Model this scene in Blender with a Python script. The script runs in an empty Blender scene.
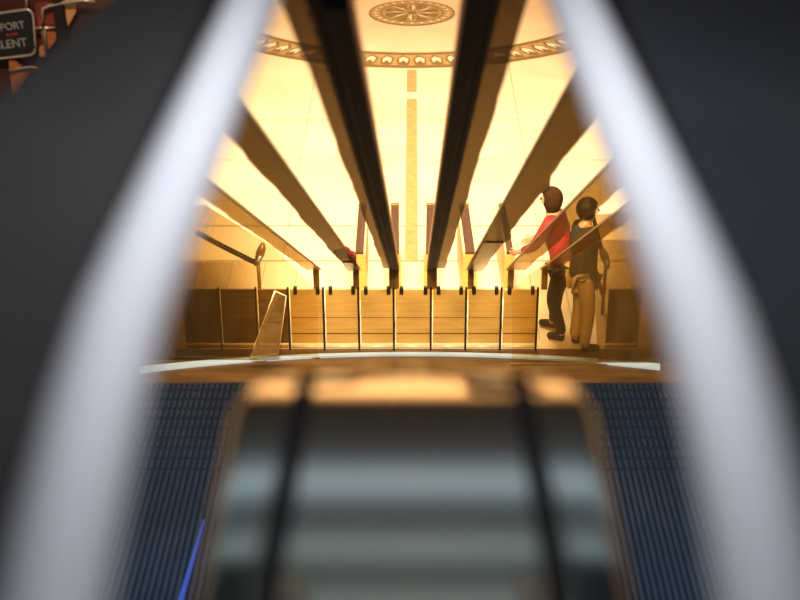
import bpy, bmesh, math, random
from mathutils import Vector, Matrix
random.seed(4)
C = bpy.context.scene.collection
sc = bpy.context.scene
sc.view_settings.view_transform = 'Standard'
R = math.radians
F = 1500.0; PITCH = R(27.3); CX, CY = 413.0, 300.0; H = 8.0

# ---------------------------------------------------------------- camera
cd = bpy.data.cameras.new('camera'); cam = bpy.data.objects.new('camera', cd); C.objects.link(cam)
cam.location = (0, 0, H); cam.rotation_euler = (math.pi/2 - PITCH, 0, 0)
cd.sensor_width = 36; cd.lens = 36*F/800; cd.shift_x = -13/800
cd.clip_start = .02; cd.clip_end = 200
cd.dof.use_dof = True; cd.dof.focus_distance = 17; cd.dof.aperture_fstop = 2.2
sc.camera = cam

def ray(px, py):
    u = (px-CX)/F; v = (py-CY)/F
    return Vector((u, math.cos(PITCH)-v*math.sin(PITCH), -math.sin(PITCH)-v*math.cos(PITCH)))
def on_z(px, py, z):
    d = ray(px, py); return Vector((0, 0, H)) + d*((z-H)/d.z)
def on_y(px, py, y):
    d = ray(px, py); return Vector((0, 0, H)) + d*(y/d.y)
def depth(y, z):
    return y*math.cos(PITCH) + (H-z)*math.sin(PITCH)
def ang(py): return PITCH + math.atan((py-CY)/F)

# ---------------------------------------------------------------- materials
def mat(name, col, rough=.5, metal=0., noise=None, emit=None, alpha=None, bump=None, coat=0., spec=.5):
    m = bpy.data.materials.new(name); m.use_nodes = True
    nt = m.node_tree; b = nt.nodes['Principled BSDF']; out = nt.nodes['Material Output']
    b.inputs['Base Color'].default_value = (*col, 1); b.inputs['Roughness'].default_value = rough
    b.inputs['Metallic'].default_value = metal; b.inputs['Coat Weight'].default_value = coat
    b.inputs['Specular IOR Level'].default_value = spec
    if noise or bump:
        tc = nt.nodes.new('ShaderNodeTexCoord'); mp = nt.nodes.new('ShaderNodeMapping')
        nz = nt.nodes.new('ShaderNodeTexNoise'); nt.links.new(tc.outputs['Object'], mp.inputs[0]); nt.links.new(mp.outputs[0], nz.inputs['Vector'])
        nz.inputs['Detail'].default_value = 5; nz.inputs['Scale'].default_value = 1
        mp.inputs['Scale'].default_value = (noise or bump)[1]
    if noise:
        cr = nt.nodes.new('ShaderNodeValToRGB'); nt.links.new(nz.outputs['Fac'], cr.inputs[0])
        cr.color_ramp.elements[0].position = .3; cr.color_ramp.elements[1].position = .7
        cr.color_ramp.elements[0].color = (*noise[0], 1); cr.color_ramp.elements[1].color = (*col, 1)
        nt.links.new(cr.outputs[0], b.inputs['Base Color'])
    if bump:
        bp = nt.nodes.new('ShaderNodeBump'); bp.inputs['Strength'].default_value = bump[0]; bp.inputs['Distance'].default_value = .01
        nt.links.new(nz.outputs['Fac'], bp.inputs['Height']); nt.links.new(bp.outputs[0], b.inputs['Normal'])
    if emit:
        b.inputs['Emission Color'].default_value = (*emit[0], 1); b.inputs['Emission Strength'].default_value = emit[1]
    if alpha is not None:
        tr = nt.nodes.new('ShaderNodeBsdfTransparent'); mx = nt.nodes.new('ShaderNodeMixShader')
        tr.inputs[0].default_value = (*alpha[1], 1); mx.inputs[0].default_value = alpha[0]
        nt.links.new(tr.outputs[0], mx.inputs[1]); nt.links.new(b.outputs[0], mx.inputs[2]); nt.links.new(mx.outputs[0], out.inputs[0])
    return m
def tile_floor():
    m = mat('cream_stone', (.80, .68, .48), .35, noise=((.70, .55, .36), (.9, .9, .9)))
    return m
M = dict(
 floor=tile_floor(),
 bronze_floor=mat('bronze_floor', (.16, .085, .03), .35, noise=((.06, .03, .012), (1.5, 6, 1))),
 joint=mat('dark_joint', (.22, .15, .07), .6),
 inlay=mat('tan_inlay', (.48, .33, .13), .45, noise=((.36, .23, .08), (9, 9, 9))),
 inlay_d=mat('brown_inlay', (.25, .14, .04), .5, noise=((.16, .08, .025), (12, 12, 12))),
 cream=mat('pale_inlay', (.80, .70, .48), .4),
 rubber=mat('dark_handrail', (.007, .006, .006), .5, noise=((.003, .003, .003), (60, 1, 60)), spec=.06),
 bark=mat('dark_brown_side', (.016, .011, .008), .5, noise=((.006, .005, .004), (70, .8, 70)), spec=.08),
 brassline=mat('copper_edge', (.75, .30, .10), .3, .3),
 ghost_s=mat('olive_ghost', (.20, .135, .055), .35, noise=((.09, .06, .022), (50, .7, 50)), alpha=(.66, (.70, .56, .30)), spec=.2),
 smoke=mat('smoky_ghost', (.085, .055, .024), .35, noise=((.03, .02, .009), (40, .7, 40)), alpha=(.62, (.66, .54, .32)), spec=.2),  # tint of the ghost reflection beside the main rails
 amber_tint=mat('amber_translucent', (.38, .24, .09), .25, noise=((.24, .14, .05), (14, .6, 6)), alpha=(.45, (.85, .7, .4))),
 screen=mat('darkening_tint', (.16, .10, .035), .3, noise=((.07, .045, .015), (6, 3, 1)), alpha=(.24, (.80, .66, .42))),
 darkening_pane2=mat('deep_darkening_tint', (.09, .06, .025), .3, noise=((.04, .028, .012), (6, 3, 1)), alpha=(.32, (.75, .62, .42))),
 ghost_d=mat('dark_ghost', (.03, .018, .01), .25, noise=((.015, .01, .006), (30, .6, 30)), alpha=(.93, (.5, .35, .2))),
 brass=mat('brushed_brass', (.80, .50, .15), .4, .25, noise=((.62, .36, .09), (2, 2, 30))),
 brass_dk=mat('dark_brass', (.30, .17, .05), .4, .4, noise=((.16, .085, .025), (3, 3, 20))),
 brass_lt=mat('pale_brass', (.95, .76, .42), .25, .2),
 brown=mat('red_brown_top', (.085, .028, .012), .5, noise=((.045, .016, .007), (20, 5, 20))),
 black=mat('black_gap', (.012, .009, .007), .6),
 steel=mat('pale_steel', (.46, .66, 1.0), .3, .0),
 steel_near=mat('satin_aluminium', (.74, .75, .78), .6, .0, noise=((.68, .69, .74), (6, .7, 6))),
 blackplastic=mat('matt_black', (.046, .043, .041), .9, spec=.05, noise=((.038, .036, .035), (5, 5, 5))),
 blackplastic_b=mat('matt_blue_black', (.030, .032, .036), .9, spec=.05, noise=((.024, .026, .031), (5, 5, 5))),
 deck=mat('satin_deck', (.56, .70, .75), .08, .98, noise=((.52, .65, .69), (3, 1, 3))),
 seam=mat('seam_rubber', (.014, .014, .015), .9, spec=.03),
 tread=mat('tread_metal', (.085, .11, .14), .6, .1, noise=((.045, .06, .08), (2, 1.2, 2))),
 groove=mat('tread_groove', (.032, .043, .058), .7),
 led=mat('blue_glow', (.05, .1, .4), .5, emit=((.08, .18, .75), .32)),
 ceil=mat('dark_ceiling', (.012, .012, .013), .9, spec=.05),
 wall=mat('bronze_wall', (.50, .33, .18), .6, noise=((.38, .24, .12), (1, 1, 2))),
 lamp=mat('cool_diffuser', (.02, .03, .035), .5, emit=((.72, .90, 1.0), .56)),
 lamp_mid=mat('mid_diffuser', (.015, .025, .03), .5, emit=((.64, .86, .90), .32)),
 dim_fill=mat('dim_fill_panel', (.015, .02, .025), .5, emit=((.64, .86, .90), .22)),
 red=mat('red_knit', (.32, .02, .012), .8, noise=((.2, .012, .01), (30, 30, 30))),
 navy=mat('dark_cloth', (.02, .016, .014), .8),
 beige=mat('beige_cloth', (.62, .45, .22), .8),
 skin=mat('skin', (.55, .28, .15), .55),
 hair_b=mat('brown_hair', (.055, .024, .009), .9, noise=((.03, .013, .005), (90, 90, 20)), spec=.08),
 hair_k=mat('black_hair', (.015, .01, .008), .5),
 eye=mat('eye_dark', (.01, .01, .01), .3), lip=mat('lips', (.4, .1, .08), .5),
 chrome=mat('warm_chrome', (.9, .78, .6), .2, .7),
 poster=mat('black_poster', (.012, .014, .015), .5),
 text_g=mat('grey_lettering', (.25, .24, .20), .5, emit=((.5, .48, .38), .12)),
 text_r=mat('red_lettering', (.30, .03, .02), .5, emit=((.5, .08, .04), .10)),
 posterred=mat('red_print', (.30, .055, .03), .6, noise=((.12, .02, .015), (9, 9, 9))),
 orange=mat('orange_print', (.62, .24, .07), .6, noise=((.35, .1, .03), (7, 7, 7))),
 gold=mat('gold_print', (.75, .42, .16), .6, noise=((.5, .25, .08), (7, 7, 7))),
 maroon=mat('maroon_wall', (.10, .03, .018), .7, noise=((.05, .015, .01), (3, 3, 3))),
)
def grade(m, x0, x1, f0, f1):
    # darkening of the hall's sides put into the pane tint, deeper outwards
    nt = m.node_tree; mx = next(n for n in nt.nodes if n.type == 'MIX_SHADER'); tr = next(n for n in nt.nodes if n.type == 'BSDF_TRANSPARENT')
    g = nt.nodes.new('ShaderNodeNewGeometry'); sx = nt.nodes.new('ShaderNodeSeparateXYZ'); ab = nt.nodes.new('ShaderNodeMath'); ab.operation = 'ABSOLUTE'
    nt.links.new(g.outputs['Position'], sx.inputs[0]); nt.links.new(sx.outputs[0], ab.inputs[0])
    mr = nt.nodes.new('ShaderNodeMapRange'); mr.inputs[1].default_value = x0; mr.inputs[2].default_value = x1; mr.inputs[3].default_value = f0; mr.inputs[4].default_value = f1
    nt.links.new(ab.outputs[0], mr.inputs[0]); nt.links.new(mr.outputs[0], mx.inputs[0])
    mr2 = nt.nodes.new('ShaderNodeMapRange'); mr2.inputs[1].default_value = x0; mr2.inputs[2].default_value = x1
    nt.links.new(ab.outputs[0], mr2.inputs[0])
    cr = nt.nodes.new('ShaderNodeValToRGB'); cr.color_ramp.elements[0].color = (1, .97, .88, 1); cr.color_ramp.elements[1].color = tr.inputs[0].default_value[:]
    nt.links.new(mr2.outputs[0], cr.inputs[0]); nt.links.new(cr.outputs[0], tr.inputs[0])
grade(M['screen'], 1.0, 2.5, .02, .42); grade(M['darkening_pane2'], 1.6, 2.6, .03, .45)
# ---------------------------------------------------------------- helpers
def link(name, me, m, parent=None):
    o = bpy.data.objects.new(name, me); C.objects.link(o)
    if m is not None:
        for k in (m if isinstance(m, (list, tuple)) else [m]): me.materials.append(k)
    if parent is not None: o.parent = parent
    return o
def obj(name, bm, m, parent=None, smooth=False):
    bmesh.ops.recalc_face_normals(bm, faces=bm.faces)
    me = bpy.data.meshes.new(name); bm.to_mesh(me); bm.free()
    if smooth:
        for p in me.polygons: p.use_smooth = True
    return link(name, me, m, parent)
def tag(o, label=None, cat=None, group=None, kind=None):
    if label: o['label'] = label
    if cat: o['category'] = cat
    if group: o['group'] = group
    if kind: o['kind'] = kind
    return o
def thing(name, loc, label, cat, group=None):
    o = bpy.data.objects.new(name, None); C.objects.link(o); o.location = loc; o.empty_display_size = .1
    return tag(o, label, cat, group)
def box(bm, a, b, bev=0.):
    a, b = Vector(a), Vector(b)
    r = bmesh.ops.create_cube(bm, size=1)
    vs = r['verts']
    for v in vs:
        v.co = Vector(((a[i]+b[i])/2 + v.co[i]*(b[i]-a[i]) for i in range(3)))
    if bev:
        es = list({e for v in vs for e in v.link_edges})
        bmesh.ops.bevel(bm, geom=es, offset=bev, segments=2, affect='EDGES', profile=.5)
def tube(bm, pts, r, seg=10, cap=True):
    pts = [Vector(p) for p in pts]; rings = []
    n = len(pts); rs = r if isinstance(r, (list, tuple)) else [r]*n
    up = Vector((0, 0, 1))
    for i, p in enumerate(pts):
        t = (pts[min(i+1, n-1)] - pts[max(i-1, 0)]).normalized()
        a = t.cross(up)
        if a.length < .05: a = t.cross(Vector((1, 0, 0)))
        a.normalize(); b = t.cross(a).normalized()
        rings.append([bm.verts.new(p + (a*math.cos(k*2*math.pi/seg) + b*math.sin(k*2*math.pi/seg))*rs[i]) for k in range(seg)])
    for i in range(n-1):
        for k in range(seg):
            bm.faces.new((rings[i][k], rings[i][(k+1) % seg], rings[i+1][(k+1) % seg], rings[i+1][k]))
    if cap: bm.faces.new(rings[0]); bm.faces.new(rings[-1])
def prism(bm, poly, dvec):
    d = Vector(dvec)
    a = [bm.verts.new(Vector(p)) for p in poly]; b = [bm.verts.new(Vector(p)+d) for p in poly]
    bm.faces.new(a); bm.faces.new(b[::-1]); n = len(a)
    for i in range(n): bm.faces.new((a[i], a[(i+1) % n], b[(i+1) % n], b[i]))
def sweep(bm, sec, path):
    """section [(x,z)] carried along path [(offx, y, z)]"""
    rings = [[bm.verts.new((px+x, py, pz+z)) for x, z in sec] for px, py, pz in path]
    n = len(sec)
    for i in range(len(rings)-1):
        for k in range(n):
            bm.faces.new((rings[i][k], rings[i][(k+1) % n], rings[i+1][(k+1) % n], rings[i+1][k]))
    bm.faces.new(rings[0]); bm.faces.new(rings[-1])

# ---------------------------------------------------------------- the setting
def quad_obj(name, pts, m, kind='structure', parent=None, th=0):
    bm = bmesh.new()
    if th: prism(bm, pts, (0, 0, -th))
    else: bm.faces.new([bm.verts.new(p) for p in pts])
    o = obj(name, bm, m, parent)
    if parent is None and kind: o['kind'] = kind
    return o
# floor: dark bronze stone in front of the gate, cream stone behind it
Ysp = 14.34
fl = quad_obj('floor', [(-9, Ysp, 0), (9, Ysp, 0), (9, 42, 0), (-9, 42, 0)], M['floor'], th=.3)
nf = quad_obj('floor_near', [(-9, 2.0, -.004), (9, 2.0, -.004), (9, Ysp, -.004), (-9, Ysp, -.004)], M['bronze_floor'], th=.3)
Ym = on_z(412, 13, 0).y; Rm = 43/F*depth(Ym, 0); Ring = (Ym - on_z(412, 66, 0).y)
MC = Vector((-.02, Ym, 0))
def annulus(bm, c, r0, r1, z, seg=96):
    a = [bm.verts.new((c.x+r0*math.cos(t), c.y+r0*math.sin(t), z)) for t in [2*math.pi*k/seg for k in range(seg)]]
    b = [bm.verts.new((c.x+r1*math.cos(t), c.y+r1*math.sin(t), z)) for t in [2*math.pi*k/seg for k in range(seg)]]
    for k in range(seg): bm.faces.new((a[k], a[(k+1) % seg], b[(k+1) % seg], b[k]))
def poly(bm, pts, z): bm.faces.new([bm.verts.new((p[0], p[1], z)) for p in pts])
def disc(bm, c, r, z, seg=64): poly(bm, [(c.x+r*math.cos(2*math.pi*k/seg), c.y+r*math.sin(2*math.pi*k/seg)) for k in range(seg)], z)
# star medallion
bm = bmesh.new(); disc(bm, MC, Rm, .006); med = obj('star_medallion', bm, M['inlay'], fl)
bm = bmesh.new(); annulus(bm, MC, Rm*.955, Rm*1.0, .010); annulus(bm, MC, Rm*.70, Rm*.74, .010); disc(bm, MC, Rm*.10, .016)
for k in range(8):
    t0 = k*math.pi/4
    for s in (-1, 1):
        P = lambda r, a: (MC.x+r*Rm*math.cos(t0+a), MC.y+r*Rm*math.sin(t0+a))
        if s == 1: poly(bm, [P(.13, 0), P(.38, s*.22), P(.68, 0)], .012)
    P = lambda r, a: (MC.x+r*Rm*math.cos(t0+math.pi/8+a), MC.y+r*Rm*math.sin(t0+math.pi/8+a))
    poly(bm, [P(.20, 0), P(.42, .10), P(.62, .24), P(.66, 0), P(.62, -.24), P(.42, -.10)], .012)
obj('star_rays', bm, M['inlay_d'], med)
bm = bmesh.new()
for k in range(8):
    t0 = k*math.pi/4
    P = lambda r, a: (MC.x+r*Rm*math.cos(t0+a), MC.y+r*Rm*math.sin(t0+a))
    poly(bm, [P(.13, 0), P(.68, 0), P(.38, -.22)], .013)
for k in range(24):
    t0 = k*math.pi/12
    P = lambda r, a: (MC.x+r*Rm*math.cos(t0+a), MC.y+r*Rm*math.sin(t0+a))
    poly(bm, [P(.78, 0), P(.85, .07), P(.92, 0), P(.85, -.07)], .013)
obj('pale_star_points', bm, M['cream'], med)
# ring with leaf motifs
pf = on_z(412, 68, 0); ps = on_z(262, 53, 0); dy_ = ps.y-pf.y; r1 = ((ps.x-pf.x)**2+dy_**2)/(2*dy_)
RC = Vector((-.02, pf.y+r1, 0)); r0 = r1-(on_z(412, 53, 0).y-pf.y)
bm = bmesh.new(); annulus(bm, RC, r0, r1, .005, 128); ringo = obj('patterned_ring', bm, M['inlay'], fl)
bm = bmesh.new(); annulus(bm, RC, r1*.975, r1, .009, 128); annulus(bm, RC, r0, r0*1.03, .009, 128)
N = int(2*math.pi*r1/.30)
for k in range(N):
    t = 2*math.pi*k/N; w = 2*math.pi/N; rm = (r0+r1)/2
    P = lambda rr, a: (RC.x+(rm+rr*(r1-r0))*math.cos(t+a*w), RC.y+(rm+rr*(r1-r0))*math.sin(t+a*w))
    poly(bm, [P(-.32, -.1), P(-.1, .42), P(.3, .32), P(.34, .1), P(.3, -.30), P(-.05, -.45)], .009)
obj('ring_scrolls', bm, M['inlay_d'], ringo)
bm = bmesh.new()
for k in range(N):
    t = 2*math.pi*k/N; w = 2*math.pi/N; rm = (r0+r1)/2
    P = lambda rr, a: (RC.x+(rm+rr*(r1-r0))*math.cos(t+a*w), RC.y+(rm+rr*(r1-r0))*math.sin(t+a*w))
    poly(bm, [P(-.2, -.05), P(-.05, .3), P(.24, .22), P(.05, .0), P(.22, -.22), P(-.05, -.3)], .013)
obj('pale_leaves', bm, M['cream'], ringo)
# centre stripe and joints
bm = bmesh.new()
ya = RC.y - r1 - .01; yb = on_z(412, 262, 0).y
def ctr(py): return on_z(412, py, 0).y
wst = .062*1.0
for (p0, p1) in ((70, 92), (99, 262)):
    box(bm, (-.10, ctr(p1), -.001), (.06, ctr(p0), .005))
obj('centre_stripe', bm, M['inlay'], fl)
bm = bmesh.new()
for py in (226, 261): box(bm, (-6, ctr(py)-.012, -.001), (6, ctr(py)+.012, .0035))
for py in (120, 160): box(bm, (-6, ctr(py)-.006, -.001), (6, ctr(py)+.006, .0025))
for k in range(-14, 15):
    box(bm, (k*.40-.203, Ysp+.2, -.001), (k*.40-.197, ctr(261), .003))
for k in (-6, -4, -2, 2, 4, 6): box(bm, (k*.8-.004, ctr(261), -.001), (k*.8+.004, 40, .0025))
obj('floor_joints', bm, M['joint'], fl)
# curved pale metal strip set in the floor before the gate
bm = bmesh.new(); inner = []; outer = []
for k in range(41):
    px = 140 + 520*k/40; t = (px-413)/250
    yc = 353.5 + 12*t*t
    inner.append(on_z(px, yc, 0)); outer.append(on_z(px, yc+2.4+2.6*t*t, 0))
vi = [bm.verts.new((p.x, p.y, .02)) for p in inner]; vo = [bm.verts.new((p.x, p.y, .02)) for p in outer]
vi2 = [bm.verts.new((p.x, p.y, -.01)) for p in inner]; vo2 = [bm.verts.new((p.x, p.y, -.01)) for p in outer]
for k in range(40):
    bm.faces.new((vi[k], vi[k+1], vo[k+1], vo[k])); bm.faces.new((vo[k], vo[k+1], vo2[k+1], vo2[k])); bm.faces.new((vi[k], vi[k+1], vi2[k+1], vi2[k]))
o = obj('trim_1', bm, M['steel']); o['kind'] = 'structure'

# shell
quad_obj('wall_back', [(-9, 42, 0), (9, 42, 0), (9, 42, 13), (-9, 42, 13)], M['wall'])
quad_obj('wall_left', [(-9, -3, 0), (-9, 42, 0), (-9, 42, 13), (-9, -3, 13)], M['wall'])
quad_obj('wall_right', [(9, -3, 0), (9, 42, 0), (9, 42, 13), (9, -3, 13)], M['wall'])
quad_obj('ceiling', [(-9, -3, 13), (9, -3, 13), (9, 42, 13), (-9, 42, 13)], M['ceil'])

# ---------------------------------------------------------------- sloping handrails
YE, ZE = 14.40, .93
DE = depth(YE, ZE)
def slope(vpy): return math.tan(ang(vpy))
def line(vpy, y): return ZE + (YE-y)*slope(vpy)
def rail_strip(side, o1, o2, vpy, y0, thick, z_off=0., wav=0., y1=YE, steps=40, hump=()):
    bm = bmesh.new(); rings = []
    x1 = side*o1*DE/F; x2 = side*o2*DE/F
    for i in range(steps+1):
        y = y0 + (y1-y0)*i/steps; z = line(vpy, y) + z_off
        w = wav*(math.sin(y*2.3)+.6*math.sin(y*5.1+1)+.4*math.sin(y*9.7))
        for (hy, hw, hh) in hump:
            w += hh*math.exp(-((y-hy)/hw)**2)
        xx2 = x2 + side*w
        rings.append([bm.verts.new(p) for p in ((x1, y, z), (xx2, y, z), (xx2, y, z+thick), (x1, y, z+thick))])
    for i in range(steps):
        for k in range(4): bm.faces.new((rings[i][k], rings[i][(k+1) % 4], rings[i+1][(k+1) % 4], rings[i+1][k]))
    bm.faces.new(rings[0]); bm.faces.new(rings[-1])
    return bm
def main_rail(side, vpy, ghost, label):
    t = thing('escalator_handrail', (0, 0, 0), label, 'handrail')
    y0 = 3.5
    obj('rubber_grip', rail_strip(side, 14.2, 20, vpy, y0, .06, -.012), M['rubber'], t)
    obj('side_channel', rail_strip(side, 19.6, 24, vpy, y0, .05, .01), M['bark'], t)
    obj('copper_edge', rail_strip(side, 13.2, 14.3, vpy, y0, .04, -.004), M['brassline'], t)
    for oo in (15.6, 17.6, 21.5):
        obj('rib', rail_strip(side, oo, oo+.5, vpy, y0, .012, -.020 if oo < 20 else 0.), M['bark'] if oo < 20 else M['rubber'], t)
    obj('ghost_edge', rail_strip(side, 24, ghost, vpy, y0, .012, .02, wav=.0035), M['smoke'], t)  # ghost reflection beside the rail, built as a translucent strip
    bm = bmesh.new(); x1, x2 = sorted((side*14*DE/F, side*24*DE/F))
    box(bm, (x1, YE-.02, .70), (x2, YE+.05, ZE+.05), .008); obj('end_bracket', bm, M['brass_dk'], t)
    return t
main_rail(-1, 346, 29.5, 'long black handrail sloping down just left of the centre stripe')
main_rail(1, 370, 32, 'long black handrail sloping down just right of the centre stripe')
def ghost_rail(side, o1, o2, vpy, m, label, hump=(), dark=None, y0=4.2):  # mirrored ghosts of the handrails, built as translucent strips
    t = thing('rail_reflection', (0, 0, 0), label, 'handrail reflection')
    obj('reflection_strip', rail_strip(side, o1, o2-.8, vpy, y0, .012, wav=.006, hump=hump), m, t)
    obj('bottom_edge', rail_strip(side, o1-.9, o1, vpy, y0, .02, -.004), M['brass_dk'], t)
    if dark: obj('dark_end_section', rail_strip(side, o1+.6, o2-2, vpy, dark, .014, -.016, wav=.006), M['ghost_d'], t)
    bm = bmesh.new(); xa, xb = sorted((side*(o1+1)*DE/F, side*(o1+7)*DE/F))
    box(bm, (xa, YE-.02, .70), (xb, YE+.05, ZE+.02), .006); obj('end_bracket', bm, M['brass_dk'], t)  # end of the handrail ghost, no real bracket
    return t
ghost_rail(-1, 53, 66, 343, M['ghost_s'], 'handrail reflection built as a tinted strip sloping down, next left of the left black handrail', dark=12.9)
ghost_rail(-1, 93, 107, 343, M['amber_tint'], 'pale amber handrail reflection built as a strip sloping down at the far left, ending beside the leaning glass leaf', y0=6)
ghost_rail(1, 54, 71, 366, M['ghost_s'], 'handrail reflection built as a tinted strip with a dark lower end, next right of the right black handrail', dark=11.2, hump=((10.9, .3, .04), (8.0, .25, .05)))
ghost_rail(1, 94, 113, 366, M['amber_tint'], 'amber handrail reflection built as a strip sloping down in front of the person in red', y0=5)
ghost_rail(1, 128, 144, 366, M['amber_tint'], 'amber handrail reflection built as a strip sloping down at the far right, beyond the person in red', y0=6)

# ---------------------------------------------------------------- ticket gate cabinets
def cabinet(px_b, px_t, w_px, label, m_top=None):
    zt = .62
    a = on_z(px_b, 252, zt); b = on_z(px_t, 208, zt)
    w = w_px*depth(a.y, zt)/F/2
    t = thing('gate_cabinet', ((a.x+b.x)/2, (a.y+b.y)/2, 0), label, 'gate cabinet', 'ticket gate cabinets')
    o0 = Vector(t.location)
    def slab(x0, x1, z0, z1, ya, yb):
        bm = bmesh.new()
        P = []
        for (p, y) in ((a, ya), (b, yb)):
            for x in (x0, x1): P.append((p.x+x, y))
        poly_ = [(P[0][0]-o0.x, P[0][1]-o0.y, z0), (P[1][0]-o0.x, P[1][1]-o0.y, z0), (P[3][0]-o0.x, P[3][1]-o0.y, z0), (P[2][0]-o0.x, P[2][1]-o0.y, z0)]
        prism(bm, poly_, (0, 0, z1-z0)); return bm
    obj('body', slab(-w, w, 0, zt-.03, a.y, b.y), M['brass'], t)
    obj('top', slab(-w*.7, w*.7, zt-.03, zt, a.y, b.y), M['brown'], t)
    for s in (-1, 1):
        x0, x1 = sorted((s*w*.7, s*w*1.0)); obj('edge_rail', slab(x0, x1, zt-.03, zt+.015, a.y, b.y), M['brass_lt'], t)
    bm = bmesh.new(); x0 = b.x-o0.x; box(bm, (x0-w*.75, b.y-o0.y, zt-.2), (x0+w*.75, b.y-o0.y+.05, zt+.05), .01); obj('reader_head', bm, M['brass_dk'], t)
    # pale glass wing beside it
    return t
cabinet(359.5, 362.5, 12, 'brown topped gate cabinet left of the left black handrail')
cabinet(395, 395, 12, 'brown topped gate cabinet half hidden behind the left black handrail')
cabinet(430, 430.5, 12, 'brown topped gate cabinet half hidden behind the right black handrail')
cabinet(470, 464, 14, 'brown topped gate cabinet right of the right black handrail')
cabinet(510, 502, 10, 'brown topped gate cabinet in front of the person in red')

# ---------------------------------------------------------------- row of brass gate leaves
ZP = .74
def gate_leaf(xa, xb, m, label, group, hinges=True):
    y = 14.32; w = xb-xa
    t = thing('brass_gate_leaf', ((xa+xb)/2, y, 0), label, 'gate leaf', group)
    bm = bmesh.new(); box(bm, (-w/2+.012, -.01, .085), (w/2-.024, .01, ZP), .004); obj('leaf_panel', bm, m, t)
    bm = bmesh.new(); tube(bm, [(-w/2+.006, -.02, .05), (w/2-.026, -.02, .05)], .018, 10); obj('foot_rail', bm, M['brass_lt'] if hinges else M['brass'], t, True)
    bm = bmesh.new(); box(bm, (w/2-.024, -.016, 0), (w/2-.001, .014, ZP+.02), .002); obj('end_post', bm, M['black'], t)
    for z0, z1 in ((.40, .405), (.2, .212)):
        bm = bmesh.new(); box(bm, (-w/2+.012, -.014, z0), (w/2-.026, -.0105, z1)); obj('crease_line', bm, M['brass_dk'], t)
    if hinges:
        for s in (-1, 1):
            bm = bmesh.new(); box(bm, (s*w*.32-.02, -.03, ZP-.05), (s*w*.32+.02, .02, ZP+.03), .006); obj('hinge', bm, M['black'], t)
    return t
dp = depth(14.32, .4)
bounds = [p for p in (395, 432)]
edges = [183, 221, 258, 290, 325, 360, 395, 432, 467, 502, 538, 572, 606, 640]
names = ['leftmost brass gate leaf beside the left pale rail', 'brass gate leaf second from the left end of the row', 'brass gate leaf behind the leaning glass leaf', 'brass gate leaf just right of the leaning glass leaf', 'brass gate leaf two to the left of the middle leaf', 'brass gate leaf just left of the middle leaf',
 'middle brass gate leaf, under the centre stripe', 'brass gate leaf just right of the middle leaf', 'brass gate leaf two to the right of the middle leaf', 'brass gate leaf before the feet of the person in red', 'brass gate leaf left of the beige trousers',
 'brass gate leaf behind the beige trousers', 'rightmost brass gate leaf beside the right pale rail']
for i in range(len(edges)-1):
    xa = (edges[i]-413)/F*dp; xb = (edges[i+1]-413)/F*dp
    far = i < 3 or i > 9  # outer leaves get darker brass: dimmer sides put into the colour
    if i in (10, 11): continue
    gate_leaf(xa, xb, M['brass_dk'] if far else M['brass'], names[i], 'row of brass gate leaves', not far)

# leaning glass leaf with bright frame on the left
def frame_leaf():
    y = 14.0
    pts = [on_y(px, py, y) for px, py in ((275, 291), (286, 296), (279, 354), (250, 357))]
    o0 = Vector((on_y(268, 357, y).x, y, 0))
    t = thing('leaning_glass_leaf', o0, 'narrow leaning glass leaf with a bright brass frame, left of the hinged gate leaves', 'glass leaf')
    p = [Vector((q.x-o0.x, 0, max(q.z, .03))) for q in pts]
    bm = bmesh.new(); prism(bm, [(q.x, -.004, q.z) for q in p], (0, .008, 0)); obj('pane', bm, M['amber_tint'], t)
    bm = bmesh.new(); tube(bm, p+[p[0]], .008, 8); obj('frame', bm, M['brass_lt'], t, True)
    bm = bmesh.new(); prism(bm, [p[1]*.9+p[0]*.1+Vector((0, -.012, -.02)), p[1]*.4+p[0]*.6+Vector((0, -.012, -.02)), p[0]*.55+p[3]*.45+Vector((.03, -.012, 0)), p[1]*.55+p[2]*.45+Vector((-.02, -.012, 0))], (0, .004, 0)); obj('reader_plate', bm, M['brass_dk'], t)
frame_leaf()
def screen(pix, y, m, label):  # panes added to darken both sides of the hall
    pts = [on_y(px, py, y) for px, py in pix]; o0 = Vector((sum(p.x for p in pts)/len(pts), y, 0))
    t = thing('side_darkening_pane', o0, label, 'darkening pane')
    q = [p-o0 for p in pts]; zb = min(p.z for p in q)
    for p in q:
        if p.z < .12: p.z = .02
    bm = bmesh.new(); prism(bm, [(p.x, -.005, p.z) for p in q], (0, .01, 0)); obj('pane', bm, m, t)
    bm = bmesh.new(); xs = [p.x for p in q]; box(bm, (min(xs), -.015, 0), (max(xs), .015, .008)); obj('base_channel', bm, M['brass_dk'], t)
screen([(140, 210), (205, 205), (270, 245), (318, 290), (318, 355), (140, 355)], 14.14, M['screen'], 'wide tinted pane added to darken the left side, standing in front of the leftmost gate leaves')
screen([(140, 262), (262, 262), (258, 355), (140, 355)], 14.06, M['darkening_pane2'], 'lower darker pane added to dim the left side, beside the left pale rail')
screen([(512, 290), (545, 262), (596, 215), (700, 205), (700, 355), (512, 355)], 14.0, M['screen'], 'wide tinted pane added to darken the right side, in front of the person in beige trousers')
screen([(592, 240), (700, 240), (700, 355), (598, 355)], 14.04, M['darkening_pane2'], 'darker pane added to dim the right side, beside the right pale rail')
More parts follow.
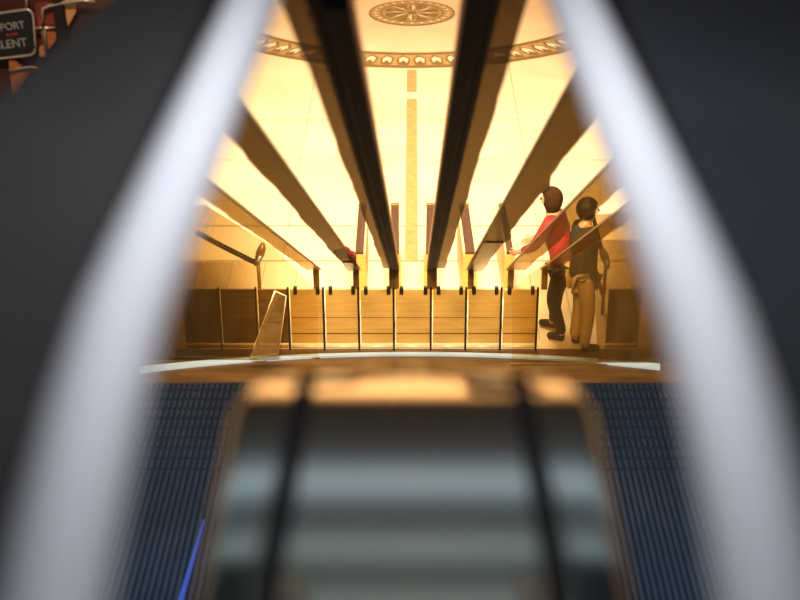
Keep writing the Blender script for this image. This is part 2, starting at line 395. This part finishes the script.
# low curved handrails with bright newel ends
def curved_rail(pix, y, rad, end_pix, label, m=M['rubber']):
    pts = [on_y(px, py, y) for px, py in pix]
    o0 = Vector((pts[-1].x, y, 0))
    t = thing('curved_handrail', o0, label, 'handrail')
    bm = bmesh.new(); tube(bm, [p-o0 for p in pts], rad, 10); obj('grip', bm, m, t, True)
    e = [on_y(px, py, y-.03)-o0 for px, py in end_pix]
    bm = bmesh.new(); tube(bm, e, [.02, .045, .05, .035, .02], 12); obj('newel_end', bm, M['brass_dk'], t, True)
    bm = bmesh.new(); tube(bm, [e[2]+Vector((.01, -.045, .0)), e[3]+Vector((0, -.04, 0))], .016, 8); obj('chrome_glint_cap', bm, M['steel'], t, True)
    bm = bmesh.new(); q = pts[-1]-o0; tube(bm, [q, Vector((q.x, .05, 0))], .02, 8); obj('support_post', bm, M['brass_dk'], t, True)
curved_rail([(196, 232), (222, 246), (240, 255), (252, 261), (258, 262)], 14.9, .03, [(263, 243), (262, 248), (260, 254), (258, 260), (255, 265)], 'brown handrail with a rounded shiny end at the far left, above the leaning glass leaf')
curved_rail([(590, 205), (593, 216), (598, 236), (603, 255), (606, 264)], 15.1, .025, [(602, 248), (603, 252), (605, 258), (607, 263), (608, 268)], 'dark curved handrail with a shiny end beside the person in black')
# ---------------------------------------------------------------- red ghost image built as a sliver over the left reflection strip
bm = bmesh.new(); t = None
cy0 = 12.2; p = []
for i in range(9):
    y = 11.5 + i*.16; z = line(343, y); x = -54*DE/F
    p.append((x, y, z))
o0 = Vector(p[4])
rows = []
for i, q in enumerate(p):
    k = math.sin(math.pi*i/8)
    prof = [(-.10, .012), (-.04, .03), (.01, .045), (.035+.03*k, .02), (.03+.035*k, -.05-.05*k)]
    rows.append([bm.verts.new((q[0]+a-o0.x, q[1]-o0.y+.02*math.sin(i*2.1+a*30), q[2]+b-o0.z)) for a, b in prof])
for i in range(8):
    for k in range(4): bm.faces.new((rows[i][k], rows[i][k+1], rows[i+1][k+1], rows[i+1][k]))
coat = obj('red_sliver', bm, M['red'], None, True); coat.location = o0  # mirrored red ghost image built as a sliver, no real coat
sol = coat.modifiers.new('thick', 'SOLIDIFY'); sol.thickness = .012
tag(coat, 'red ghost sliver built as a strip over the tinted handrail reflection on the left', 'ghost sliver')

# ---------------------------------------------------------------- people
def skin_obj(name, chains, m, parent, sub=1, root=None, mirror=None):
    bm = bmesh.new(); lay = bm.verts.layers.skin.verify(); V = {}
    def gv(key, co, r):
        k = tuple(round(c, 4) for c in co)
        if k not in V:
            v = bm.verts.new(co); v[lay].radius = (r, r) if not isinstance(r, tuple) else r; V[k] = v
        return V[k]
    first = True
    for ch in chains:
        prev = None
        for co, r in ch:
            v = gv(None, co, r)
            if first: v[lay].use_root = True; first = False
            if prev is not None and prev is not v and not bm.edges.get((prev, v)): bm.edges.new((prev, v))
            prev = v
    me = bpy.data.meshes.new(name); bm.to_mesh(me); bm.free()
    o = link(name, me, None)
    a = o.modifiers.new('s', 'SKIN'); a.use_smooth_shade = True
    b = o.modifiers.new('b', 'SUBSURF'); b.levels = sub; b.render_levels = sub
    dg = bpy.context.evaluated_depsgraph_get()
    nm = bpy.data.meshes.new_from_object(o.evaluated_get(dg))
    bpy.data.objects.remove(o)
    for p_ in nm.polygons: p_.use_smooth = True
    nm.materials.clear()
    return link(name, nm, m, parent)
def person(loc, rz, S, J, mats, label, hair_long):
    t = thing('person', loc, label, 'person'); t.rotation_euler = (0, 0, rz); t.scale = (S, S, S)
    g = lambda k: J[k]
    def hand(w, e, side):
        w = Vector(w); d = (w-Vector(e)).normalized(); sd = d.cross(Vector((0, 1, 0)))
        if sd.length < .2: sd = d.cross(Vector((0, 0, 1)))
        sd = Vector((0, 1, 0)) - d*d.y; sd.normalize(); pn = d.cross(sd)
        palm = w+d*.055; out = [[(tuple(w), .024), (tuple(palm), (.030))]]
        for k, (o, L) in enumerate(((-.027, .075), (-.009, .088), (.009, .082), (.026, .062))):
            b0 = palm+d*.03+sd*o
            out.append([(tuple(palm), .030), (tuple(b0), .010), (tuple(b0+d*L*.5+pn*.008*side), .009), (tuple(b0+d*L*.85+pn*.028*side), .008)])
        th = w+d*.03
        out.append([(tuple(palm), .030), (tuple(w+d*.035+sd*.04), .011), (tuple(w+d*.075+sd*.062+pn*.012*side), .009)])
        return out
    body = [
      [(g('pel'), .13), (g('waist'), .12), (g('chest'), .145), (g('neckb'), .075), (g('neck'), .052), (g('head0'), .075), (g('head1'), .092), (g('head2'), .078)],
      [(g('neckb'), .075), (g('shL'), .06), (g('elL'), .043), (g('wrL'), .028)], [(g('neckb'), .075), (g('shR'), .06), (g('elR'), .043), (g('wrR'), .028)],
      [(g('pel'), .13), (g('hipL'), .09), (g('knL'), .06), (g('anL'), .04), (g('toL'), .035)], [(g('pel'), .13), (g('hipR'), .09), (g('knR'), .06), (g('anR'), .04), (g('toR'), .035)]]
    body += hand(g('wrL'), g('elL'), 1) + hand(g('wrR'), g('elR'), -1)
    skin_obj('body', body, M['skin'], t, 2)
    skin_obj('top', [[(tuple(Vector(g('pel'))-Vector((0,0,.07))), .165), (g('pel'), .165), (g('waist'), .15), (g('chest'), .17), (g('neckb'), .085)],
      [(g('neckb'), .085), (g('shL'), .08), (g('elL'), .062), (g('cuL'), .045)], [(g('neckb'), .085), (g('shR'), .08), (g('elR'), .062), (g('cuR'), .045)]], M[mats[0]], t, 2)
    skin_obj('trousers', [[(g('pel'), .15), (g('hipL'), .105), (g('knL'), .08), (g('anL'), .062)], [(g('pel'), .15), (g('hipR'), .105), (g('knR'), .08), (g('anR'), .062)]], M[mats[1]], t, 2)
    for s in 'LR':
        a = Vector(g('an'+s)); b = Vector(g('to'+s))
        skin_obj('shoe', [[(tuple(a-Vector((0, .03, .02))), .05), (tuple((a+b)/2), .048), (tuple(b+Vector((0, .02, -.0))), .04)]], M['navy'], t, 1)
    h = Vector(g('head1'))
    bm = bmesh.new(); bmesh.ops.create_uvsphere(bm, u_segments=20, v_segments=14, radius=1)
    for v in bm.verts:
        v.co = Vector((v.co.x*.112, v.co.y*.122-.022, v.co.z*.130+.020))
        if v.co.z < 0 and v.co.y < .02: v.co.z *= hair_long; v.co.x *= 1.06
        if v.co.y > .045 and v.co.z < .06: v.co.y = .03
        v.co += h
    obj('hair', bm, M[mats[2]], t, True)
    for s in (-1, 1):
        bm = bmesh.new(); bmesh.ops.create_uvsphere(bm, u_segments=8, v_segments=6, radius=.012, matrix=Matrix.Translation(h+Vector((s*.033, .088, .012)))); obj('eye', bm, M['eye'], t, True)
        bm = bmesh.new(); bmesh.ops.create_uvsphere(bm, u_segments=8, v_segments=6, radius=.026, matrix=Matrix.Translation(h+Vector((s*.09, .0, .0))) @ Matrix.Diagonal((.4, .7, 1.2, 1))); obj('ear', bm, M['skin'], t, True)
    bm = bmesh.new(); tube(bm, [h+Vector((0, .088, .02)), h+Vector((0, .112, -.022)), h+Vector((0, .09, -.03))], [.008, .015, .008], 8); obj('nose', bm, M['skin'], t, True)
    bm = bmesh.new(); tube(bm, [h+Vector((-.026, .085, -.05)), h+Vector((0, .094, -.052)), h+Vector((.026, .085, -.05))], [.003, .008, .003], 8); obj('mouth', bm, M['lip'], t, True)
    return t
# facing +y in local space; person in red leans and reaches forward with one arm
J1 = dict(pel=(0, 0, .92), waist=(0, .05, 1.07), chest=(0, .12, 1.25), neckb=(0, .16, 1.42), neck=(0, .18, 1.48), head0=(0, .20, 1.54), head1=(0, .205, 1.61), head2=(0, .20, 1.67),
  shL=(-.18, .14, 1.38), elL=(-.25, .26, 1.14), wrL=(-.20, .46, 1.02), cuL=(-.21, .42, 1.04), shR=(.18, .14, 1.38), elR=(.25, .27, 1.13), wrR=(.20, .46, 1.02), cuR=(.21, .42, 1.04),
  hipL=(-.09, 0, .86), knL=(-.11, .08, .48), anL=(-.11, -.06, .08), toL=(-.12, .10, .04), hipR=(.09, 0, .86), knR=(.11, .12, .48), anR=(.11, .14, .08), toR=(.12, .30, .04))
fp = on_z(561, 336, 0)
person(fp, R(62), 1.0, J1, ('red', 'navy', 'hair_b'), 'person in a red top with brown hair, leaning forward behind the amber reflection strip', 1.5)
J2 = dict(pel=(0, 0, .93), waist=(0, 0, 1.08), chest=(0, 0, 1.27), neckb=(0, 0, 1.45), neck=(0, .01, 1.51), head0=(0, .02, 1.58), head1=(0, .03, 1.65), head2=(0, .03, 1.71),
  shL=(-.19, 0, 1.41), elL=(-.25, -.02, 1.12), wrL=(-.24, .10, .88), cuL=(-.24, .08, .92), shR=(.19, 0, 1.41), elR=(.25, -.02, 1.12), wrR=(.24, .10, .88), cuR=(.24, .08, .92),
  hipL=(-.09, 0, .88), knL=(-.10, .03, .49), anL=(-.10, -.02, .08), toL=(-.12, .14, .04), hipR=(.09, 0, .88), knR=(.10, .05, .49), anR=(.10, .02, .08), toR=(.12, .18, .04))
fp = on_z(580, 356, 0); fp.y = 14.34; fp.x = (580-413)/F*depth(fp.y, .3)
person(fp, R(-75), 1.0, J2, ('navy', 'beige', 'hair_k'), 'person in a black jacket and beige trousers standing at the gate on the right', 1.0)

# ---------------------------------------------------------------- treads either side of the deck
def treads(side, label):
    z = 3.0; y0, y1 = 5.2, on_z(413, 380, z).y
    x0, x1 = sorted((side*.9, side*2.55))
    t = thing('escalator_landing', ((x0+x1)/2, (y0+y1)/2, z), label, 'escalator step')
    ox, oy = (x0+x1)/2, (y0+y1)/2
    bm = bmesh.new(); box(bm, (x0-ox, y0-oy, -.12), (x1-ox, y1-oy, -.02)); obj('plate', bm, M['groove'], t)
    bm = bmesh.new(); n = 46; w = (x1-x0)/n
    for k in range(n):
        a = x0+k*w-ox
        seg = [(y0, y1-1.15)] + [(y1-1.15+.115*j, y1-1.15+.115*j+.085) for j in range(10)]
        for (ya, yb) in seg: box(bm, (a+w*.22, ya-oy, -.022), (a+w*.74, yb-oy, 0))
    obj('cleats', bm, M['tread'], t)
    # legs to the floor so that it stands
    for ya in (y0+.15, y1-.15):
        for xa in (x0+.1, x1-.1):
            bm = bmesh.new(); box(bm, (xa-ox-.04, ya-oy-.04, -z), (xa-ox+.04, ya-oy+.04, -.12)); obj('strut', bm, M['groove'], t)
    return t
tl = treads(-1, 'blue-grey ribbed escalator steps seen left of the central deck')
treads(1, 'blue-grey ribbed escalator steps seen right of the central deck')
a = on_z(178, 610, 3.01)-tl.location; b = on_z(204, 520, 3.01)-tl.location
bm = bmesh.new(); tube(bm, [a, b], [.018, .006], 6); g = obj('blue_light_strip', bm, M['led'], tl); g['label'] = 'thin glowing blue strip'

# ---------------------------------------------------------------- central deck cover
def deckz(Y):
    d = .830 + (Y-1.09)*math.tan(R(9.2)); z = H-d
    if Y > 1.46:
        k = Y-1.46; z -= .62*k*k + 2.2*k**3 + 5*k**4
    return z
def hw(Y):
    w = .192 + .022*max(0, min(1, (Y-1.0)/.5))
    if Y > 1.40:
        k = min(1, (Y-1.40)/.42); w -= .15*k**2.2
    return w
deck = thing('deck_cover', (0, 1.0, H-1.4), 'dark grey-blue satin metal deck cover with two black seams, centre foreground', 'deck cover')
off = Vector(deck.location)
def deck_pt(x, Y):
    u = min(1, abs(x)/hw(Y)); s = (1-u**80)**(1/2.2) if u < 1 else 0
    return Vector((x, Y, deckz(Y) - .16*(1-s))) - off
bm = bmesh.new(); rows = []; NX, NY = 64, 60
for j in range(NY+1):
    Y = .45 + (1.90-.45)*j/NY; w = hw(Y)
    rows.append([bm.verts.new(deck_pt(w*math.sin(math.pi/2*(2*i/NX-1)), Y)) for i in range(NX+1)])
for j in range(NY):
    for i in range(NX): bm.faces.new((rows[j][i], rows[j][i+1], rows[j+1][i+1], rows[j+1][i]))
# skirt down
for lst in (rows[-1], [r[0] for r in rows], [r[-1] for r in rows], rows[0]):
    low = [bm.verts.new((v.co.x, v.co.y, -.25)) for v in lst]
    for i in range(len(lst)-1): bm.faces.new((lst[i], lst[i+1], low[i+1], low[i]))
obj('cover_sheet', bm, M['deck'], deck, True)
for s in (-1, 1):
    bm = bmesh.new(); rows = []
    for j in range(NY+1):
        Y = .45 + (1.84-.45)*j/NY; c = s*.128; ww = .0165*(1-.25*max(0,(Y-.9)/.9))
        n = Vector((0, .15, 1)).normalized()
        rows.append([bm.verts.new(deck_pt(c+dx, Y)+n*h) for dx, h in ((-ww, -.004), (-ww*.7, .004), (ww*.7, .004), (ww, -.004))])
    for j in range(NY):
        for i in range(3): bm.faces.new((rows[j][i], rows[j][i+1], rows[j+1][i+1], rows[j+1][i]))
    obj('rubber_seam', bm, M['seam'], deck, True)
bm = bmesh.new(); box(bm, (-.12, -.4, 1.4-H), (.12, .3, -.25)); obj('pedestal', bm, M['blackplastic'], deck)
# blue glow line on left flank

# ---------------------------------------------------------------- near balustrades
def near(side, m, label_a, label_b, outer):
    z = H-.5
    sec = []
    # rounded pale rail: section, x outward
    for k in range(13):
        a = math.pi*(1-k/12)
        sec.append((side*(.207+.031*(math.cos(a))), .030*math.sin(a)))
    sec += [(side*.236, -.02), (side*.182, -.02)]
    path = []
    for k in range(16):
        Y = .25+k*.113
        dx = side*(-.016*max(0, (Y-.95)/.75) - .006*max(0, (.95-Y)/.35))
        path.append((dx, Y, z - .07*(max(0, .95-Y)/.4)**2))
    bm = bmesh.new(); sweep(bm, sec, path)
    o = obj('pale_side_rail', bm, M['steel_near'], None, True); tag(o, label_a, 'side rail')
    bm = bmesh.new()
    pts = [(side*.216, .2), *[(side*x, y) for x, y in outer]]
    prism(bm, [(x, y, .07) for x, y in pts], (0, 0, -.05))
    o = thing('side_cladding', (0, 0, z-.064), label_b, 'side panel'); obj('black_panel', bm, m, o)
    bm = bmesh.new(); box(bm, (side*.7-.05, .3, -z+.064), (side*.7+.05, .4, .02)); obj('support_post', bm, m, o)
near(-1, M['blackplastic'], 'out-of-focus pale metal side rail running up the left', 'black panel outside the left pale rail', [(.9, .2), (.56, .85), (.421, 1.30), (.394, 1.46), (.357, 1.74), (.32, 1.95), (.241, 1.95), (.241, 1.0)])
near(1, M['blackplastic_b'], 'out-of-focus pale metal side rail running up the right', 'black panel outside the right pale rail', [(1.3, .2), (1.3, 1.95), (.241, 1.95), (.241, 1.0)])

# ---------------------------------------------------------------- posters top left
YP = 9.0
bm = bmesh.new(); a = on_y(-60, -60, YP+.25); b = on_y(190, 130, YP+.25)
box(bm, (a.x, YP+.155, b.z), (b.x, YP+.3, a.z)); w = obj('wall_poster', bm, M['maroon']); w['kind'] = 'structure'
def P(px, py, dy=0): return on_y(px, py, YP+dy)
def rr_frame(pix, r, rad=4):
    """rounded closed polyline from pixel corners"""
    out = []; n = len(pix)
    for i in range(n):
        c = Vector(pix[i]); p = Vector(pix[i-1]); q = Vector(pix[(i+1) % n])
        a = c+(p-c).normalized()*rad; b = c+(q-c).normalized()*rad
        for k in range(6):
            t = k/5; v = a*(1-t)**2+c*2*t*(1-t)+b*t*t; out.append((v.x, v.y))
    return out
def hung_poster(pix, m, label, name='framed_poster', frame=True, rad=4, dy=.11, tub=.012):
    cx = sum(p[0] for p in pix)/len(pix); cy = sum(p[1] for p in pix)/len(pix); c = P(cx, cy, dy)
    t = thing(name, c, label, 'poster')
    loop = [P(x, y, dy)-c for x, y in rr_frame(pix, 0, rad)]
    bm = bmesh.new(); prism(bm, [(v.x, -.01, v.z) for v in loop], (0, .056, 0)); obj('printed_panel', bm, m, t)
    if frame:
        bm = bmesh.new(); tube(bm, [Vector((v.x, -.01, v.z)) for v in loop]+[Vector((loop[0].x, -.01, loop[0].z))], tub, 8); obj('tube_frame', bm, M['chrome'], t, True)
    return t, c
t, c = hung_poster([(-22, 16), (33, 8), (37, 54), (-18, 60)], M['poster'], 'black poster with grey capital lettering in a rounded metal frame, top left', rad=9, tub=.009)
def text(s, px, py, hpx, m, name):
    cu = bpy.data.curves.new(name, 'FONT'); cu.body = s; cu.align_x = 'RIGHT'; cu.align_y = 'BOTTOM'
    dd = depth(YP, 5.5); cu.size = hpx*dd/F*1.45; cu.extrude = .002; cu.space_character = 1.0
    o = bpy.data.objects.new(name, cu); C.objects.link(o); dg = bpy.context.evaluated_depsgraph_get(); bpy.context.view_layer.update()
    me = bpy.data.meshes.new_from_object(o.evaluated_get(bpy.context.evaluated_depsgraph_get())); bpy.data.objects.remove(o)
    me.materials.clear(); o = link(name, me, m, t); o.location = P(px, py, .095)-c; o.rotation_euler = (R(90), R(-7), 0); o.scale = (.95, 1, 1)
text('SUPPORT', 26, 30, 7.5, M['text_g'], 'lettering'); text('TALENT', 28.5, 48, 8.5, M['text_g'], 'lettering')
for k, (w_, h_) in enumerate(((2.2, 2.4), (1.6, 2.0), (2.4, 1.8), (1.8, 2.2))):
    q = P(7.5+k*3.1, 35-k*.35, .095)-c; u_ = depth(YP, 5.5)/F
    bm = bmesh.new(); box(bm, (q.x-w_*u_/2, q.y-.002, q.z-h_*u_/2), (q.x+w_*u_/2, q.y+.002, q.z+h_*u_/2)); obj('red_print_mark', bm, M['text_r'], t)
hung_poster([(35, 4), (56, 4), (57, 24), (38, 25)], M['posterred'], 'dull red poster without frame, right of the black poster', frame=False, rad=1, dy=.12)
hung_poster([(64, 0), (76, -4), (76, 12), (68, 26)], M['gold'], 'pale orange poster strip nearest the black side panel', frame=False, rad=1, dy=.12)
hung_poster([(41, 31), (57, 32), (56, 40), (46, 52)], M['orange'], 'small orange poster below the dull red poster', frame=False, rad=1, dy=.115)
hung_poster([(39, 47), (47, 47), (47, 56), (40, 56)], M['gold'], 'tiny square gold card right of the black poster', name='card', frame=False, rad=1, dy=.115)
hung_poster([(9, 60), (14, 59), (28, 74), (17, 92), (12, 92)], M['orange'], 'orange torn poster below the black poster', frame=False, rad=1, dy=.12)
def pipe(pix, r, label, dy=.1):
    bm = bmesh.new(); c = P(*pix[0], dy); tube(bm, [P(x, y, dy)-c for x, y in pix], r, 8); o = obj('metal_rod', bm, M['chrome'], None, True); o.location = c
    tag(o, label, 'rod')
pipe([(95, 2), (84, 0), (62, 3), (48, 6), (43, 9), (42, 14), (44, 30), (46, 52)], .012, 'bent metal rod curving over the dull red poster', dy=.08)
pipe([(9, 71), (20, 68), (32, 66.5), (38, 68)], .010, 'short curved metal rod across the orange torn poster')
pipe([(33, 28), (56, 27.5)], .009, 'short level metal rod between the black poster and the orange poster')
pipe([(26, -6), (27, 8)], .008, 'upright metal rod above the black poster')
bm = bmesh.new(); c = P(60, 14, .1); box(bm, (-.035, -.03, -.30), (.03, .06, .12), .01); o = obj('dark_post', bm, M['black']); o.location = c; tag(o, 'black upright post between the red and pale orange posters', 'post')

# ---------------------------------------------------------------- ceiling lights and an added dim panel (seen in the deck)
def panel(y, dy, z, m, label, xw=4.6):
    t = thing('ceiling_light', (0, y, z), label, 'ceiling light')
    bm = bmesh.new(); box(bm, (-xw, -dy/2, -.02), (xw, dy/2, 0)); obj('diffuser', bm, m, t)
    bm = bmesh.new(); box(bm, (-xw-.05, -dy/2-.05, 0), (xw+.05, dy/2+.05, .12)); obj('housing', bm, M['ceil'], t)
    for s in (-1, 1):
        bm = bmesh.new(); tube(bm, [(s*xw*.8, 0, .12), (s*xw*.8, 0, 13-z)], .015, 6); obj('hanger', bm, M['ceil'], t)
panel(18.4, 1.25, 12, M['lamp'], 'bright long cool ceiling light, farthest of the three')
panel(15.75, .9, 12, M['lamp_mid'], 'medium cool ceiling light, middle of the three')
panel(12.6, 3.6, 12, M['dim_fill'], 'broad dim glowing panel added for the deck reflection, nearest of the three')  # added glowing panel, gives the deck its broad dim reflection

# ---------------------------------------------------------------- lights
def area(name, loc, rot, sx, sy, power, col, spread=180):
    l = bpy.data.lights.new(name, 'AREA'); l.shape = 'RECTANGLE'; l.size = sx; l.size_y = sy; l.energy = power; l.color = col; l.spread = R(spread)
    o = bpy.data.objects.new(name, l); C.objects.link(o); o.location = loc; o.rotation_euler = rot; return o
area('hall_light', (0, 19.5, 11.5), (0, 0, 0), 3.2, 7, 1200, (1, .82, .54), 105)
area('gate_fill', (0, 9.0, 6.5), (R(50), 0, 0), 4, .8, 400, (1, .74, .38), 70)  # added fill out of view, brightens the gate leaves
def spot(name, loc, target, power, col, size, blend=1, rad=.1):
    l = bpy.data.lights.new(name, 'SPOT'); l.energy = power; l.color = col; l.spot_size = R(size); l.spot_blend = blend; l.shadow_soft_size = rad
    o = bpy.data.objects.new(name, l); C.objects.link(o); o.location = loc
    o.rotation_euler = (Vector(target)-Vector(loc)).to_track_quat('-Z', 'Y').to_euler(); return o
area('rail_fill', (0, 1.25, H+.12), (0, 0, 0), .2, .5, 6.3, (.90, .93, 1))  # added lamp out of view, whitens the near side rails
for s in (-1, 1): spot('tread_fill', (s*1.5, 4.5, 6.5), (s*1.35, 7.4, 3), 470, (.52, .75, 1), 50, 1, .5)  # added cool spots, turn the treads blue-grey
spot('poster_fill', (-2.0, 6.5, 8.5), (-2.4, 9, 5.3), 480, (1, .60, .32), 40, 1, .2)  # unseen spot aimed to brighten the posters
area('back_wall_fill', (0, 36, 7), (R(90), 0, 0), 10, 3, 2600, (1, .60, .30), 120)  # added to warm the unseen wall that the deck front reflects orange
w = bpy.data.worlds.new('world'); sc.world = w; w.use_nodes = True
w.node_tree.nodes['Background'].inputs[0].default_value = (.62, .64, .68, 1); w.node_tree.nodes['Background'].inputs[1].default_value = .3
